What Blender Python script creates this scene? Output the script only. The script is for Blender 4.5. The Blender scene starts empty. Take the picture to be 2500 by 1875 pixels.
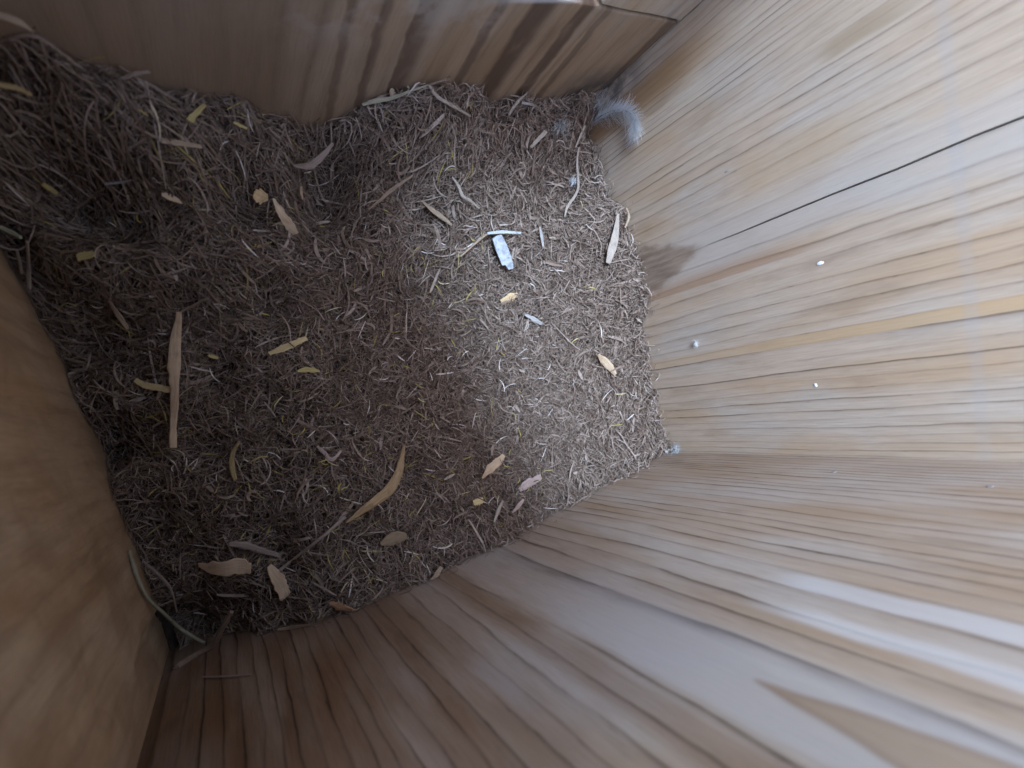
import bpy, bmesh, math, random
import numpy as np
from mathutils import Vector, Matrix

S = 0.001                       # everything below is written in millimetres
rng = np.random.default_rng(11)
random.seed(5)
SC = bpy.context.scene
COL = SC.collection

# ------------------------------------------------------------------ camera
XL, XR, YB, YT = -24.7, 115.8, -45.0, 60.0        # inside faces of the nest box
cam_d = bpy.data.cameras.new('camera')
cam = bpy.data.objects.new('camera', cam_d); COL.objects.link(cam)
cam_d.sensor_width = 36.0
cam_d.lens = 20.344
cam_d.clip_start = 0.004; cam_d.clip_end = 100.0
cam_d.dof.use_dof = True
cam_d.dof.focus_distance = 0.155
cam_d.dof.aperture_fstop = 22.0
cam.matrix_world = Matrix(((0.846307, 0.292432, -0.445251, 0), (-0.299693, 0.952398, 0.055878, 0), (0.440396, 0.086149, 0.893661, 0.143), (0, 0, 0, 1)))
SC.camera = cam

# ------------------------------------------------------------------ daylight (overcast)
SUN_EL, SUN_AZ = 73, 26      # degrees; azimuth measured from -X towards +Y
w = bpy.data.worlds.new('World'); SC.world = w; w.use_nodes = True
nt = w.node_tree; nt.nodes.clear()
sky = nt.nodes.new('ShaderNodeTexSky'); sky.sky_type = 'NISHITA'; sky.sun_disc = False
sky.sun_elevation = math.radians(SUN_EL)
sky.sun_rotation = math.radians(270.0 + SUN_AZ)
sky.air_density = 1.0; sky.dust_density = 1.0; sky.ozone_density = 1.0
bg = nt.nodes.new('ShaderNodeBackground'); bg.inputs['Strength'].default_value = 0.15
wo = nt.nodes.new('ShaderNodeOutputWorld')
nt.links.new(sky.outputs[0], bg.inputs[0]); nt.links.new(bg.outputs[0], wo.inputs[0])
sun_d = bpy.data.lights.new('sun', 'SUN'); sun_d.energy = 1.0
sun_d.angle = math.radians(10); sun_d.color = (.50, .71, 1.0)
sun = bpy.data.objects.new('sun', sun_d); COL.objects.link(sun)
az = math.radians(SUN_AZ); el = math.radians(SUN_EL)
to_sun = Vector((-math.cos(az)*math.cos(el), math.sin(az)*math.cos(el), math.sin(el)))
sun.rotation_euler = to_sun.to_track_quat('Z', 'Y').to_euler()
sun.location = to_sun*.6
SC.view_settings.view_transform = 'Standard'; SC.view_settings.look = 'None'
SC.view_settings.gamma = 1.0; SC.view_settings.use_curve_mapping = False
SC.view_settings.exposure = 2.9
SC.cycles.max_bounces = 10; SC.cycles.diffuse_bounces = 8
SC.cycles.use_denoising = True
SC.cycles.sample_clamp_indirect = 8.0

# ------------------------------------------------------------------ helpers
def link(name, me, mat=None, parent=None):
    o = bpy.data.objects.new(name, me); COL.objects.link(o)
    if mat: me.materials.append(mat)
    if parent: o.parent = parent
    return o
def tag(o, label, cat, group=None, kind=None):
    o['label'] = label; o['category'] = cat
    if group: o['group'] = group
    o['kind'] = kind or 'thing'
    return o
def mesh_np(name, V, F, smooth=False):
    me = bpy.data.meshes.new(name)
    me.from_pydata([tuple(v) for v in V], [], F); me.update()
    if smooth:
        me.polygons.foreach_set('use_smooth', [True]*len(me.polygons))
    return me
class NT:
    def __init__(s, name):
        s.m = bpy.data.materials.new(name); s.m.use_nodes = True
        s.t = s.m.node_tree; s.t.nodes.clear()
        s.out = s.n('ShaderNodeOutputMaterial'); s.b = s.n('ShaderNodeBsdfPrincipled')
        s.l(s.b.outputs[0], s.out.inputs[0])
        s.b.inputs['Specular IOR Level'].default_value = .25
    def n(s, t, **k):
        x = s.t.nodes.new(t)
        for a, v in k.items(): setattr(x, a, v)
        return x
    def l(s, a, b): s.t.links.new(a, b)
    def put(s, sock, v):
        if isinstance(v, bpy.types.NodeSocket): s.l(v, sock)
        else: sock.default_value = v
    def math(s, op, a, b=0.0, c=None, clamp=False):
        x = s.n('ShaderNodeMath', operation=op, use_clamp=clamp)
        s.put(x.inputs[0], a); s.put(x.inputs[1], b)
        if c is not None: s.put(x.inputs[2], c)
        return x.outputs[0]
    def rng(s, v, a, b, c=0.0, d=1.0, smooth=True):
        x = s.n('ShaderNodeMapRange', interpolation_type='SMOOTHSTEP' if smooth else 'LINEAR')
        s.put(x.inputs[0], v)
        for i, q in enumerate((a, b, c, d)): s.put(x.inputs[i+1], q)
        return x.outputs[0]
    def noise(s, vec, scale, detail=3.0, rough=.5, dim='3D'):
        x = s.n('ShaderNodeTexNoise', noise_dimensions=dim)
        if dim == '1D': s.put(x.inputs['W'], vec)
        else: s.put(x.inputs['Vector'], vec)
        x.inputs['Scale'].default_value = scale; x.inputs['Detail'].default_value = detail
        x.inputs['Roughness'].default_value = rough
        return x.outputs[0]
    def mix(s, f, a, b, mode='MIX'):
        x = s.n('ShaderNodeMix', data_type='RGBA', blend_type=mode, clamp_factor=True)
        s.put(x.inputs[0], f)
        for i, q in ((6, a), (7, b)):
            if not isinstance(q, bpy.types.NodeSocket): q = (*q, 1.0)
            s.put(x.inputs[i], q)
        return x.outputs[2]
    def vec(s, x, y, z):
        c = s.n('ShaderNodeCombineXYZ')
        for i, q in enumerate((x, y, z)): s.put(c.inputs[i], q)
        return c.outputs[0]
    def ramp(s, v, stops, interp='LINEAR'):
        r = s.n('ShaderNodeValToRGB'); cr = r.color_ramp; cr.interpolation = interp
        while len(cr.elements) < len(stops): cr.elements.new(.5)
        for e, (p, c) in zip(cr.elements, stops):
            e.position = p; e.color = (*c, 1) if isinstance(c, tuple) else (c, c, c, 1)
        s.put(r.inputs[0], v); return r.outputs[0]

# ------------------------------------------------------------------ planed softwood
def wood(name, axis, lines, early, late, warm, grey, wob=.6, contrast=1.0, sharp=True, seed=0.0,
         tone=.5, strengths=None, extra=None, face=None):
    """vertical-grained board; `lines` are the places across the board (mm) of the dark year-ring lines"""
    k = NT(name)
    tc = k.n('ShaderNodeTexCoord'); sp = k.n('ShaderNodeSeparateXYZ'); k.l(tc.outputs['Object'], sp.inputs[0])
    u = k.math('MULTIPLY', sp.outputs[axis], 1000.0); v = k.math('MULTIPLY', sp.outputs['Z'], 1000.0)
    other = k.math('MULTIPLY', sp.outputs['Y' if axis == 'X' else 'X'], 1000.0)
    p = k.vec(k.math('MULTIPLY', u, .10), k.math('ADD', k.math('MULTIPLY', v, .014), seed), k.math('MULTIPLY', other, .05))
    d = k.math('MULTIPLY', k.math('SUBTRACT', k.noise(p, 1.0, 2.0), .5), 2*wob*2)
    p2 = k.vec(k.math('MULTIPLY', u, .5), k.math('ADD', k.math('MULTIPLY', v, .09), seed), 0.0)
    d2 = k.math('MULTIPLY', k.math('SUBTRACT', k.noise(p2, 1.0, 2.0), .5), wob*.7)
    uu = k.math('ADD', k.math('ADD', u, d), d2)
    ls = sorted(lines); a, b = ls[0], ls[-1]; n = len(ls)-1
    t = k.math('DIVIDE', k.math('SUBTRACT', uu, a), b-a)
    fc = k.n('ShaderNodeFloatCurve'); cm = fc.mapping; c = cm.curves[0]
    for i, q in enumerate(ls):
        x, y = (q-a)/(b-a), i/n
        if i == 0: c.points[0].location = (0, 0)
        elif i == n: c.points[-1].location = (1, 1)
        else: c.points.new(x, y)
    for pt in c.points: pt.handle_type = 'VECTOR'
    cm.update()
    k.put(fc.inputs['Value'], t)
    ph = k.math('MULTIPLY', fc.outputs[0], float(n))
    fr = k.math('FRACT', ph)
    idx = k.math('ROUND', ph)
    wn = k.n('ShaderNodeTexWhiteNoise', noise_dimensions='1D'); k.put(wn.inputs['W'], k.math('ADD', idx, seed*7.3))
    st = k.rng(wn.outputs[0], 0.0, 1.0, .35, 1.0, smooth=False)
    if sharp: prof = k.ramp(fr, [(0, .85), (.04, .1), (.1, .0), (.55, .04), (.8, .17), (.9, .5), (.955, 1.0), (1.0, 1.0)])
    else: prof = k.ramp(fr, [(0, .9), (.16, .45), (.35, .1), (.6, .05), (.85, .4), (1.0, .95)])
    line = k.math('MULTIPLY', prof, st)
    # lines come and go a little along the board
    fade = k.noise(k.vec(k.math('MULTIPLY', u, .35), k.math('ADD', k.math('MULTIPLY', v, .03), seed+3), 0.0), 1.0, 2.0)
    line = k.math('MULTIPLY', line, k.rng(fade, .3, .65, .3, 1.0))
    line = k.math('MULTIPLY', line, contrast, clamp=True)
    # broad tone drift, stretched along the grain
    drift = k.noise(k.vec(k.math('MULTIPLY', u, .13), k.math('ADD', k.math('MULTIPLY', v, .016), seed+11), 0.0), 1.0, 3.0)
    drift2 = k.noise(k.vec(k.math('MULTIPLY', u, .07), k.math('ADD', k.math('MULTIPLY', v, .022), seed+21), 0.0), 1.0, 3.0)
    colr = k.mix(k.rng(drift, .44, .70, 0, .9), early, warm)
    drift3 = k.noise(k.vec(k.math('MULTIPLY', u, .22), k.math('ADD', k.math('MULTIPLY', v, .035), seed+51), 0.0), 1.0, 4.0, .6)
    colr = k.mix(k.rng(drift3, .52, .72, 0, .5), colr, tuple(q*.62 for q in warm))
    colr = k.mix(k.rng(drift2, .42, .70), colr, grey)
    colr = k.mix(line, colr, late)
    # fine fibre
    fib = k.noise(k.vec(k.math('MULTIPLY', u, 3.2), k.math('ADD', k.math('MULTIPLY', v, .12), seed), k.math('MULTIPLY', other, 3.2)), 1.0, 3.0, .6)
    colr = k.mix(k.rng(fib, .3, .75, .0, .36), colr, tuple(q*.55 for q in early))
    dash = k.noise(k.vec(k.math('MULTIPLY', u, 2.4), k.math('ADD', k.math('MULTIPLY', v, .22), seed+31), 0.0), 1.0, 3.0, .65)
    dm_ = k.math('MULTIPLY', k.rng(dash, .56, .70), k.math('ADD', k.math('MULTIPLY', line, .8), .08))
    colr = k.mix(dm_, colr, tuple(q*.6 for q in late))
    lite = k.noise(k.vec(k.math('MULTIPLY', u, .8), k.math('ADD', k.math('MULTIPLY', v, .1), seed+41), 0.0), 1.0, 4.0, .65)
    colr = k.mix(k.rng(lite, .52, .75, 0, .14), colr, tuple(min(.62, q*1.22) for q in grey))
    if extra: colr = extra(k, colr, u, v, other)
    # rough nicks and dirt specks
    sp1 = k.noise(k.vec(k.math('MULTIPLY', u, .9), k.math('ADD', k.math('MULTIPLY', v, .35), seed+5), 0.0), 1.0, 4.0, .65)
    colr = k.mix(k.rng(sp1, .69, .78, 0.0, .35), colr, tuple(q*.45 for q in late))
    k.put(k.b.inputs['Base Color'], colr)
    k.b.inputs['Roughness'].default_value = .72
    bm = k.n('ShaderNodeBump'); bm.inputs['Strength'].default_value = .35; bm.inputs['Distance'].default_value = .0004
    hgt = k.math('ADD', k.math('MULTIPLY', line, -.7), k.math('MULTIPLY', fib, .7))
    k.put(bm.inputs['Height'], hgt); k.l(bm.outputs[0], k.b.inputs['Normal'])
    return k.m

def tri_mask(k, a, b): return k.math('MULTIPLY', a, b)

def back_extra(k, col, u, v, o):
    # resin-rich orange ring, knot at the end of the crack, brown patch near the corner, pencil line
    wv = k.math('ADD', u, k.math('MULTIPLY', k.math('SUBTRACT', k.noise(k.vec(0.0, k.math('MULTIPLY', v, .05), 0.0), 1.0, 2.0), .5), .8))
    band = k.math('MULTIPLY', k.rng(wv, -18.7, -18.3), k.rng(wv, -15.9, -16.4))
    col = k.mix(k.math('MULTIPLY', band, k.rng(v, 10, 80, .35, .62)), col, (.43, .27, .125))
    b2 = k.math('MULTIPLY', k.rng(wv, 1.0, 1.5), k.rng(wv, 6.5, 2.5))
    b2 = k.math('MULTIPLY', b2, k.rng(v, 72, 50))
    col = k.mix(k.math('MULTIPLY', b2, .6), col, (.29, .165, .09))
    b3 = k.math('MULTIPLY', k.math('MULTIPLY', k.rng(wv, 48, 51), k.rng(wv, 57, 54)), k.rng(v, 62, 40))
    col = k.mix(k.math('MULTIPLY', b3, .75), col, (.25, .135, .06))
    b4 = k.math('MULTIPLY', k.math('MULTIPLY', k.rng(wv, 15, 19), k.rng(wv, 27, 22)), k.math('MULTIPLY', k.rng(v, 95, 70), k.rng(v, 48, 58)))
    col = k.mix(k.math('MULTIPLY', b4, .4), col, (.36, .23, .11))
    b5 = k.math('MULTIPLY', k.math('MULTIPLY', k.rng(wv, 33.0, 34.2), k.rng(wv, 37.5, 36.2)), k.math('MULTIPLY', k.rng(v, 100, 85), k.rng(v, 74, 80)))
    col = k.mix(k.math('MULTIPLY', b5, .6), col, (.27, .19, .11))
    # grey weather bloom beside the crack
    gb = k.math('MULTIPLY', k.math('MULTIPLY', k.rng(u, 2, 8), k.rng(u, 19, 11)), .5)
    col = k.mix(gb, col, (.40, .355, .31))
    # knot: dark flame pointing up the crack
    kx = k.math('SUBTRACT', u, k.math('ADD', 10.4, k.math('MULTIPLY', k.math('SUBTRACT', 34.0, v), -.02)))
    kw = k.rng(v, 34.5, 17, .4, 6.2, smooth=False)
    jit = k.math('MULTIPLY', k.math('SUBTRACT', k.noise(k.vec(k.math('MULTIPLY', u, .5), k.math('MULTIPLY', v, .25), 3.0), 1.0, 3.0), .5), 3.0)
    km = k.math('MULTIPLY', k.rng(k.math('SUBTRACT', k.math('ABSOLUTE', k.math('ADD', kx, jit)), kw), 1.6, -.9), k.rng(v, 37.5, 32))
    kc = k.mix(k.rng(k.noise(k.vec(k.math('MULTIPLY', u, .7), k.math('MULTIPLY', v, .08), 8.0), 1.0, 3.0, .5), .3, .7), (.13, .08, .05), (.27, .19, .13))
    col = k.mix(k.math('MULTIPLY', km, .82), col, kc)
    pv = k.math('ADD', v, k.math('MULTIPLY', u, -.14))
    pl = k.math('MULTIPLY', k.rng(k.math('ABSOLUTE', k.math('SUBTRACT', pv, 91.9)), 1.7, .4), k.noise(k.vec(k.math('MULTIPLY', u, .14), 0.0, 0.0), 1.0, 3.0))
    col = k.mix(k.math('MULTIPLY', pl, .38), col, (.31, .30, .295))
    # patchy dark grey corner by the nest
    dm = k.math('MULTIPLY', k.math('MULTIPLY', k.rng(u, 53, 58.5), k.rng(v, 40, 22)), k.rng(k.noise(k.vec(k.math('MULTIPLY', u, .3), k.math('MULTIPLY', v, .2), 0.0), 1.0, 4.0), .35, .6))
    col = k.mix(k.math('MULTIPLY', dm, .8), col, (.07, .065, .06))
    # pinhole specks
    return col

def lower_extra(k, col, u, v, o):
    # orange flame of a flat-sawn ring, and pale bands
    ctr = k.math('ADD', 43.9, k.math('MULTIPLY', k.math('SUBTRACT', v, 92.0), -.006))
    wv = k.math('ADD', u, k.math('MULTIPLY', k.math('SUBTRACT', k.noise(k.vec(0.0, k.math('MULTIPLY', v, .08), 0.0), 1.0, 2.0), .5), 1.2))
    hw = k.rng(v, 91.5, 116.0, 0.0, 3.6, smooth=False)
    dist = k.math('ABSOLUTE', k.math('SUBTRACT', wv, ctr))
    fm = k.math('MULTIPLY', k.rng(k.math('SUBTRACT', dist, hw), .6, -.5), k.rng(v, 91.4, 93.0))
    edge = k.rng(k.math('ABSOLUTE', k.math('SUBTRACT', dist, hw)), 1.3, .0)
    fc = k.mix(k.math('MULTIPLY', edge, .75), (.36, .25, .165), (.22, .14, .088))
    col = k.mix(k.math('MULTIPLY', fm, .72), col, fc)
    pale = k.math('MULTIPLY', k.math('MULTIPLY', k.rng(wv, 36.5, 38.5), k.rng(wv, 52, 47)), k.math('SUBTRACT', 1.0, fm))
    pale = k.math('MULTIPLY', pale, k.rng(v, 40, 75, .25, .9))
    col = k.mix(k.math('MULTIPLY', pale, .6), col, (.52, .48, .45))
    p2 = k.math('MULTIPLY', k.math('MULTIPLY', k.rng(wv, 55.5, 57.0), k.rng(wv, 60.5, 58)), k.rng(v, 78, 92))
    col = k.mix(k.math('MULTIPLY', p2, .6), col, (.60, .56, .53))
    p3 = k.math('MULTIPLY', k.math('MULTIPLY', k.rng(wv, 62.8, 64), k.rng(wv, 67.8, 66.2)), k.rng(v, 76, 86))
    col = k.mix(k.math('MULTIPLY', p3, .5), col, (.58, .55, .53))
    p4 = k.math('MULTIPLY', k.math('MULTIPLY', k.rng(wv, 21.2, 22.2), k.rng(wv, 24.8, 23.8)), k.math('MULTIPLY', k.rng(v, 50, 60), k.rng(v, 76, 66)))
    col = k.mix(k.math('MULTIPLY', p4, .4), col, (.50, .45, .42))
    col = k.mix(k.math('MULTIPLY', k.rng(wv, 34, 14), k.rng(k.noise(k.vec(k.math('MULTIPLY', u, .2), k.math('MULTIPLY', v, .025), 5.0), 1.0, 3.0), .25, .6, .35, .9)), col, (.54, .40, .30), 'MULTIPLY')  # brown board tone towards the front, painted darker for the shade there
    br = k.math('MULTIPLY', k.math('MULTIPLY', k.rng(wv, 29, 31.5), k.rng(wv, 36.2, 34.5)), .55)
    col = k.mix(br, col, (.62, .47, .36), 'MULTIPLY')
    return col

def upper_extra(k, col, u, v, o):
    ns = k.noise(k.vec(k.math('MULTIPLY', u, .22), k.math('MULTIPLY', v, .09), 1.0), 1.0, 4.0, .6)
    def streak(a, b, c, d, lo, hi): return k.math('MULTIPLY', k.math('MULTIPLY', k.rng(u2, a, b), k.rng(u2, d, c)), k.rng(ns, .2, .5, lo, hi))
    u2 = k.math('ADD', k.math('ADD', u, k.math('MULTIPLY', k.math('SUBTRACT', k.noise(k.vec(k.math('MULTIPLY', v, .12), 0.0, 0.0), 1.0, 2.0), .5), 2.2)), k.math('MULTIPLY', k.math('SUBTRACT', v, 40.0), .06))
    dk = (.085, .048, .03)
    for a, b, c, d, s in ((71.5, 73.2, 76.0, 79.5, .85), (64, 65, 66.3, 67.5, .7), (83.5, 84.6, 87.0, 88.2, .8), (90.6, 91.4, 92.6, 93.6, .55), (49.0, 49.6, 51.5, 55.0, .75), (42.6, 43.2, 44.2, 45.5, .6), (36.6, 37.2, 38.0, 39.2, .55), (111.5, 112.6, 116, 118, .6)):
        col = k.mix(streak(a, b, c, d, s*.55, s), col, dk)
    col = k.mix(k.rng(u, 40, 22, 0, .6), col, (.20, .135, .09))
    wn = k.noise(k.vec(k.math('MULTIPLY', u, .12), k.math('MULTIPLY', v, .10), 4.0), 1.0, 4.0, .6)
    pale = k.math('MULTIPLY', k.math('MULTIPLY', k.rng(v, 40, 53), k.rng(u, 12, 40)), k.rng(u, 74, 62))
    col = k.mix(k.math('MULTIPLY', pale, k.rng(wn, .45, .62, .05, .5)), col, (.42, .36, .30))  # patchy paler tone towards the top
    gl = k.math('MULTIPLY', k.math('MULTIPLY', k.rng(u, 62, 70), k.rng(u, 97, 90)), k.rng(v, 54.6, 55.8))
    col = k.mix(k.math('MULTIPLY', gl, .6), col, (.62, .60, .58))  # bright daylight glint painted along the top edge
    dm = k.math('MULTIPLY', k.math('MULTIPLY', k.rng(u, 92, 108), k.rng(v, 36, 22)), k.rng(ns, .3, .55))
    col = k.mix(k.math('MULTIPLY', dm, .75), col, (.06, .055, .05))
    return col

def front_extra(k, col, u, v, o):
    # turned, warped coordinates so that the mottling has no axis of its own
    ws = k.math('MULTIPLY', k.math('SUBTRACT', k.noise(k.vec(k.math('MULTIPLY', u, .06), k.math('MULTIPLY', v, .05), 40.0), 1.0, 2.0), .5), 34.0)
    p = k.math('ADD', k.math('ADD', k.math('MULTIPLY', u, .83), k.math('MULTIPLY', v, .31)), ws)
    q = k.math('ADD', k.math('SUBTRACT', k.math('MULTIPLY', v, .79), k.math('MULTIPLY', u, .37)), k.math('MULTIPLY', ws, .6))
    ns = k.noise(k.vec(k.math('MULTIPLY', p, .07), k.math('MULTIPLY', q, .05), 2.0), 1.0, 5.0, .6)
    col = k.mix(k.rng(ns, .40, .66, 0, .55), col, (.24, .14, .078))
    n3 = k.noise(k.vec(k.math('ADD', k.math('MULTIPLY', u, .45), k.math('MULTIPLY', ws, .05)), k.math('MULTIPLY', v, .025), 16.0), 1.0, 4.0, .6)
    col = k.mix(k.rng(n3, .47, .70, 0, .4), col, (.18, .105, .058))
    n4 = k.noise(k.vec(k.math('MULTIPLY', p, .42), k.math('MULTIPLY', q, .36), 26.0), 1.0, 3.0, .6)
    return k.mix(k.rng(n4, .66, .78, 0, .5), col, (.12, .075, .048))

L_R = [62,60.5,59,57.3,55.5,53.7,52.2,50.8,49.3,47.9,46.6,45.4,44.2,42.9,41.4,40,38.4,37.2,35.8,33.1,31,28.8,26.8,24.0,21,17.8,14.3,10.2,6.0,2.6,-1.1,-5.4,-8.4,-11,-14.1,-16.3,-18.5,-21.8,-24.4,-26.9,-29.2,-31.5,-34.1,-36.1,-38,-39.8,-41.4,-43.2,-44.6,-46.5]
L_B = [132,117.4,116.2,114.9,113.6,112.2,110.8,109.4,108,106.6,105.1,103.5,101.2,99.2,97.3,95,92.2,89.7,86.8,84.3,82,79.6,77.5,74.5,71.5,67.5,63,58.6,54.4,48.9,36,32,28.6,24.6,21.2,17.4,14.8,11.7,9,6.5,4,1.5,-1,-3.5,-6,-9,-12,-15,-18,-21,-25,-40]
L_T = [132,118,113,110,106,102,98,94,90,86.5,81.5,77.5,73,69,65.4,61,58,52.8,48.8,43.2,37.5,33,27,22,17,12,6,1,-5,-11,-18,-25,-40]
L_L = [80,68,61,54,48,41,36,30,23,17,12,5,-1,-6,-12,-17,-24,-29,-35,-42,-50]
EARLY, LATE, WARM, GREY = (.45,.34,.245), (.115,.07,.042), (.42,.285,.175), (.44,.365,.295)
M_back = wood('back_panel_wood', 'Y', L_R, EARLY, LATE, WARM, GREY, wob=.75, contrast=.95, seed=1.0, extra=back_extra)
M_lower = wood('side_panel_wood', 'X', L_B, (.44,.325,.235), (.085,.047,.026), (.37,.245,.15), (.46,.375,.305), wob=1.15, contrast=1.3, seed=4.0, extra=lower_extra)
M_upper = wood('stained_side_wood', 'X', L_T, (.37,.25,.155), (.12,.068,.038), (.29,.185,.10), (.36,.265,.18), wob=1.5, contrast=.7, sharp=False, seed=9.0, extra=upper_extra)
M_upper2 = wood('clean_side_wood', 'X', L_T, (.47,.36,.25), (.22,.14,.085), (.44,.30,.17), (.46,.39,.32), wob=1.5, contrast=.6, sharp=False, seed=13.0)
M_front = wood('front_panel_wood', 'Y', L_L, (.44,.29,.175), (.20,.11,.06), (.40,.245,.13), (.46,.335,.225), wob=2.5, contrast=.6, sharp=False, seed=15.0, extra=front_extra)
M_plain = wood('plain_board_wood', 'Y', L_L, (.34,.25,.17), (.16,.1,.06), (.32,.22,.13), (.32,.26,.2), wob=1.5, contrast=.7, sharp=False, seed=19.0)

# ------------------------------------------------------------------ nest box (boards 15 mm thick)
TH = 15.0; ZF = -30.0
def slope(x): return 150.0+0*x          # upper rim of the side panels
def prism(pts, axis, a, b, bevel=.35):
    """polygon pts in the two other axes, extruded from a to b along `axis`"""
    bm = bmesh.new()
    def co(p, t): return {'X': (t, p[0], p[1]), 'Y': (p[0], t, p[1]), 'Z': (p[0], p[1], t)}[axis]
    va = [bm.verts.new(Vector(co(p, a))*S) for p in pts]; vb = [bm.verts.new(Vector(co(p, b))*S) for p in pts]
    bm.faces.new(va); bm.faces.new(list(reversed(vb)))
    for i in range(len(pts)):
        j = (i+1) % len(pts); bm.faces.new((va[i], vb[i], vb[j], va[j]))
    bmesh.ops.recalc_face_normals(bm, faces=bm.faces)
    if bevel:
        bmesh.ops.bevel(bm, geom=[e for e in bm.edges], offset=bevel*S, segments=2, affect='EDGES', profile=.6)
    me = bpy.data.meshes.new('board'); bm.to_mesh(me); bm.free(); return me
box = bpy.data.objects.new('nest_box', None); COL.objects.link(box)
box.location = (0, 0, 0); box.empty_display_size = .02
tag(box, 'inside of an open wooden nest box with bare softwood boards around the nest', 'nest box')
# back panel, split by a drying crack that opens towards its top
crk = []
r2 = random.Random(3)
zs = [36+ (348-36)*i/26 for i in range(27)]
for i, z in enumerate(zs):
    wdt = (.09+.30*(1-math.exp(-(z-34)/22))) if i else .0
    c = 10.3+.12*math.sin(z*.21)+r2.uniform(-.06, .06)
    if z > 86: c += .10
    crk.append((c, z, wdt))
left = [(c-wd/2, z) for c, z, wd in crk]; right = [(c+wd/2, z) for c, z, wd in crk[1:]]
outl = [(YB-TH, ZF), (YT+TH, ZF), (YT+TH, 349)] + [(right[-1][0], 349)] + list(reversed(right)) + left + [(left[-1][0], 349), (YB-TH, 349)]  # upper length added far above the view to cut skylight on the nest
bp = link('back_panel', prism(outl, 'X', XR, XR+TH, bevel=0), M_back, box)
bp['label'] = 'pale back board with fine vertical year rings and a long black crack'
# blocked backing behind the crack so no daylight comes through it
cl = link('backing_board', prism([(-40, ZF), (55, ZF), (55, 342), (-40, 342)], 'X', XR+TH+.3, XR+TH+12), M_plain, box)
sp = link('side_panel', prism([(XL-TH, ZF), (XR-.15, ZF), (XR-.15, 122), (80, 122), (58, 150), (XL-TH, 150)], 'Y', YB-TH, YB, bevel=.3), M_lower, box)  # unseen stepped rim, shaped to let skylight reach the back board
sp['label'] = 'lower side board with pale wavy grain and an orange flame'
# the other side is made of two boards with a narrow joint; the joint runs slightly downhill to the corner
def seam(x): return 57.3-.25*max(0, x-70)*.78
sx = [XL-TH, 20, 70, 80, 88, 96, 104, XR-.6]
top = [(x, seam(x)+r2.uniform(-.25, .25)) for x in sx]
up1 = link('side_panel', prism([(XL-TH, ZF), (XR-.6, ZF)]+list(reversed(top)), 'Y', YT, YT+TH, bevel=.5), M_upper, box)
up1['label'] = 'stained dark side board behind the shaded nest, paler towards its top with a painted glint on the edge'
# above the joint the side is open except for a post at the corner, so daylight comes in over the lower board
up2 = link('side_panel', prism([(x, z+1.0) for x, z in top if x > 84]+[(XR-.15, 108), (92, 108), (74, 150), (XL-TH, 150), (XL-TH, 57.5), (66, 57.5), (68, 100), (84, 100), (87.5, 96)], 'Y', YT-.2, YT+TH, bevel=.3), M_upper2, box)  # its stepped rim, out of view, is shaped to steer skylight
up2['label'] = 'cleaner side board above the narrow black joint'
# front panel stops short of the side board; a strip closes the corner
fpoly = [(-40.0, ZF), (YT, ZF), (YT, 92), (-40.0, 92)]
fpoly = [(-33.5, ZF), (YT-.2, ZF), (YT-.2, 92), (-40.2, 92), (-40.4, 60), (-40.0, 44), (-38.6, 36), (-35.2, 28), (-32.4, 20), (-31.6, 8), (-32.0, -6)]
fp = link('front_panel', prism(fpoly, 'X', XL-TH, XL, bevel=1.1), M_front, box)
fp['label'] = 'blurred brown front board close to the camera in the lower left corner'
st = link('corner_strip', prism([(YB+.1, ZF), (-31.0, ZF), (-31.0, 12), (-34, 26), (-37, 36), (-39.6, 45), (-39.9, 92), (YB+.1, 92)], 'X', XL-TH, XL-2.2, bevel=.6), M_front, box)
st['label'] = 'narrow dirty wood strip between the front board and the lower side board'
link('floor_panel', prism([(XL, YB), (XR, YB), (XR, YT), (XL, YT)], 'Z', ZF-TH, ZF, bevel=.3), M_plain, box)
# added unseen half cover shading the front of the nest; the rest of the top is open to the sky
SHADE_EDGE = 30.0
shade_lid = link('shade_lid', prism([(XL-TH-8, YB-TH-8), (SHADE_EDGE+5, YB-TH-8), (SHADE_EDGE-19, YT+TH+8), (XL-TH-8, YT+TH+8)], 'Z', 150.4, 164, bevel=.5), M_plain, box)

# ------------------------------------------------------------------ bedding: heightfield + thousands of dry stems
_HC = [ # x, y, z (mm): heights of the bedding surface, measured round the edge and guessed inside
 (115.8,60,19.9),(115.8,52,7.8),(115.8,38.5,6.9),(115.8,25.4,11.9),(115.8,8.5,12.7),(115.8,-11.3,4.9),(115.8,-25.8,.7),(115.8,-45,1.5),
 (106,60,19),(100,60,17),(82,60,19.5),(69,60,25.5),(59,60,27.5),(50,60,25.5),(43,60,23),(37,60,22),(28,60,24),(17.6,60,28.5),(10,60,33),(5,60,37),(-.4,60,42),(-7,60,52),(-20,60,55),
 (95,-45,4.5),(68,-45,7.3),(52,-45,11),(39.4,-45,9.9),(27.6,-45,8.9),(16,-45,8.8),(6.8,-45,2.6),(-3,-45,-2.8),(-12.8,-45,-9.9),(-22.5,-45,-13),
 (-24.7,46.4,9.2),(-24.7,38.4,1.6),(-24.7,24.3,-8),(-24.7,7.7,-9.1),(-24.7,-4.8,-8),(-24.7,-14.9,-7),(-24.7,-28,-9),(-24.7,-38,-12),(-24.7,55,38),
 (95,35,5),(95,10,7),(95,-20,2),(75,40,10),(75,15,3),(75,-15,1),(75,-32,3),(55,42,9),(55,15,1),(55,-15,-1),(55,-32,4),
 (35,40,5),(35,15,-1),(35,-15,-2),(35,-32,3),(15,42,12),(15,20,0),(15,-5,-3),(15,-30,1),(0,42,16),(0,20,1),(0,-5,-4),(0,-30,-3),(-14,45,20),(-14,20,-2),(-14,0,-6),(-14,-28,-6)]
_HA = np.array(_HC)
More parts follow.
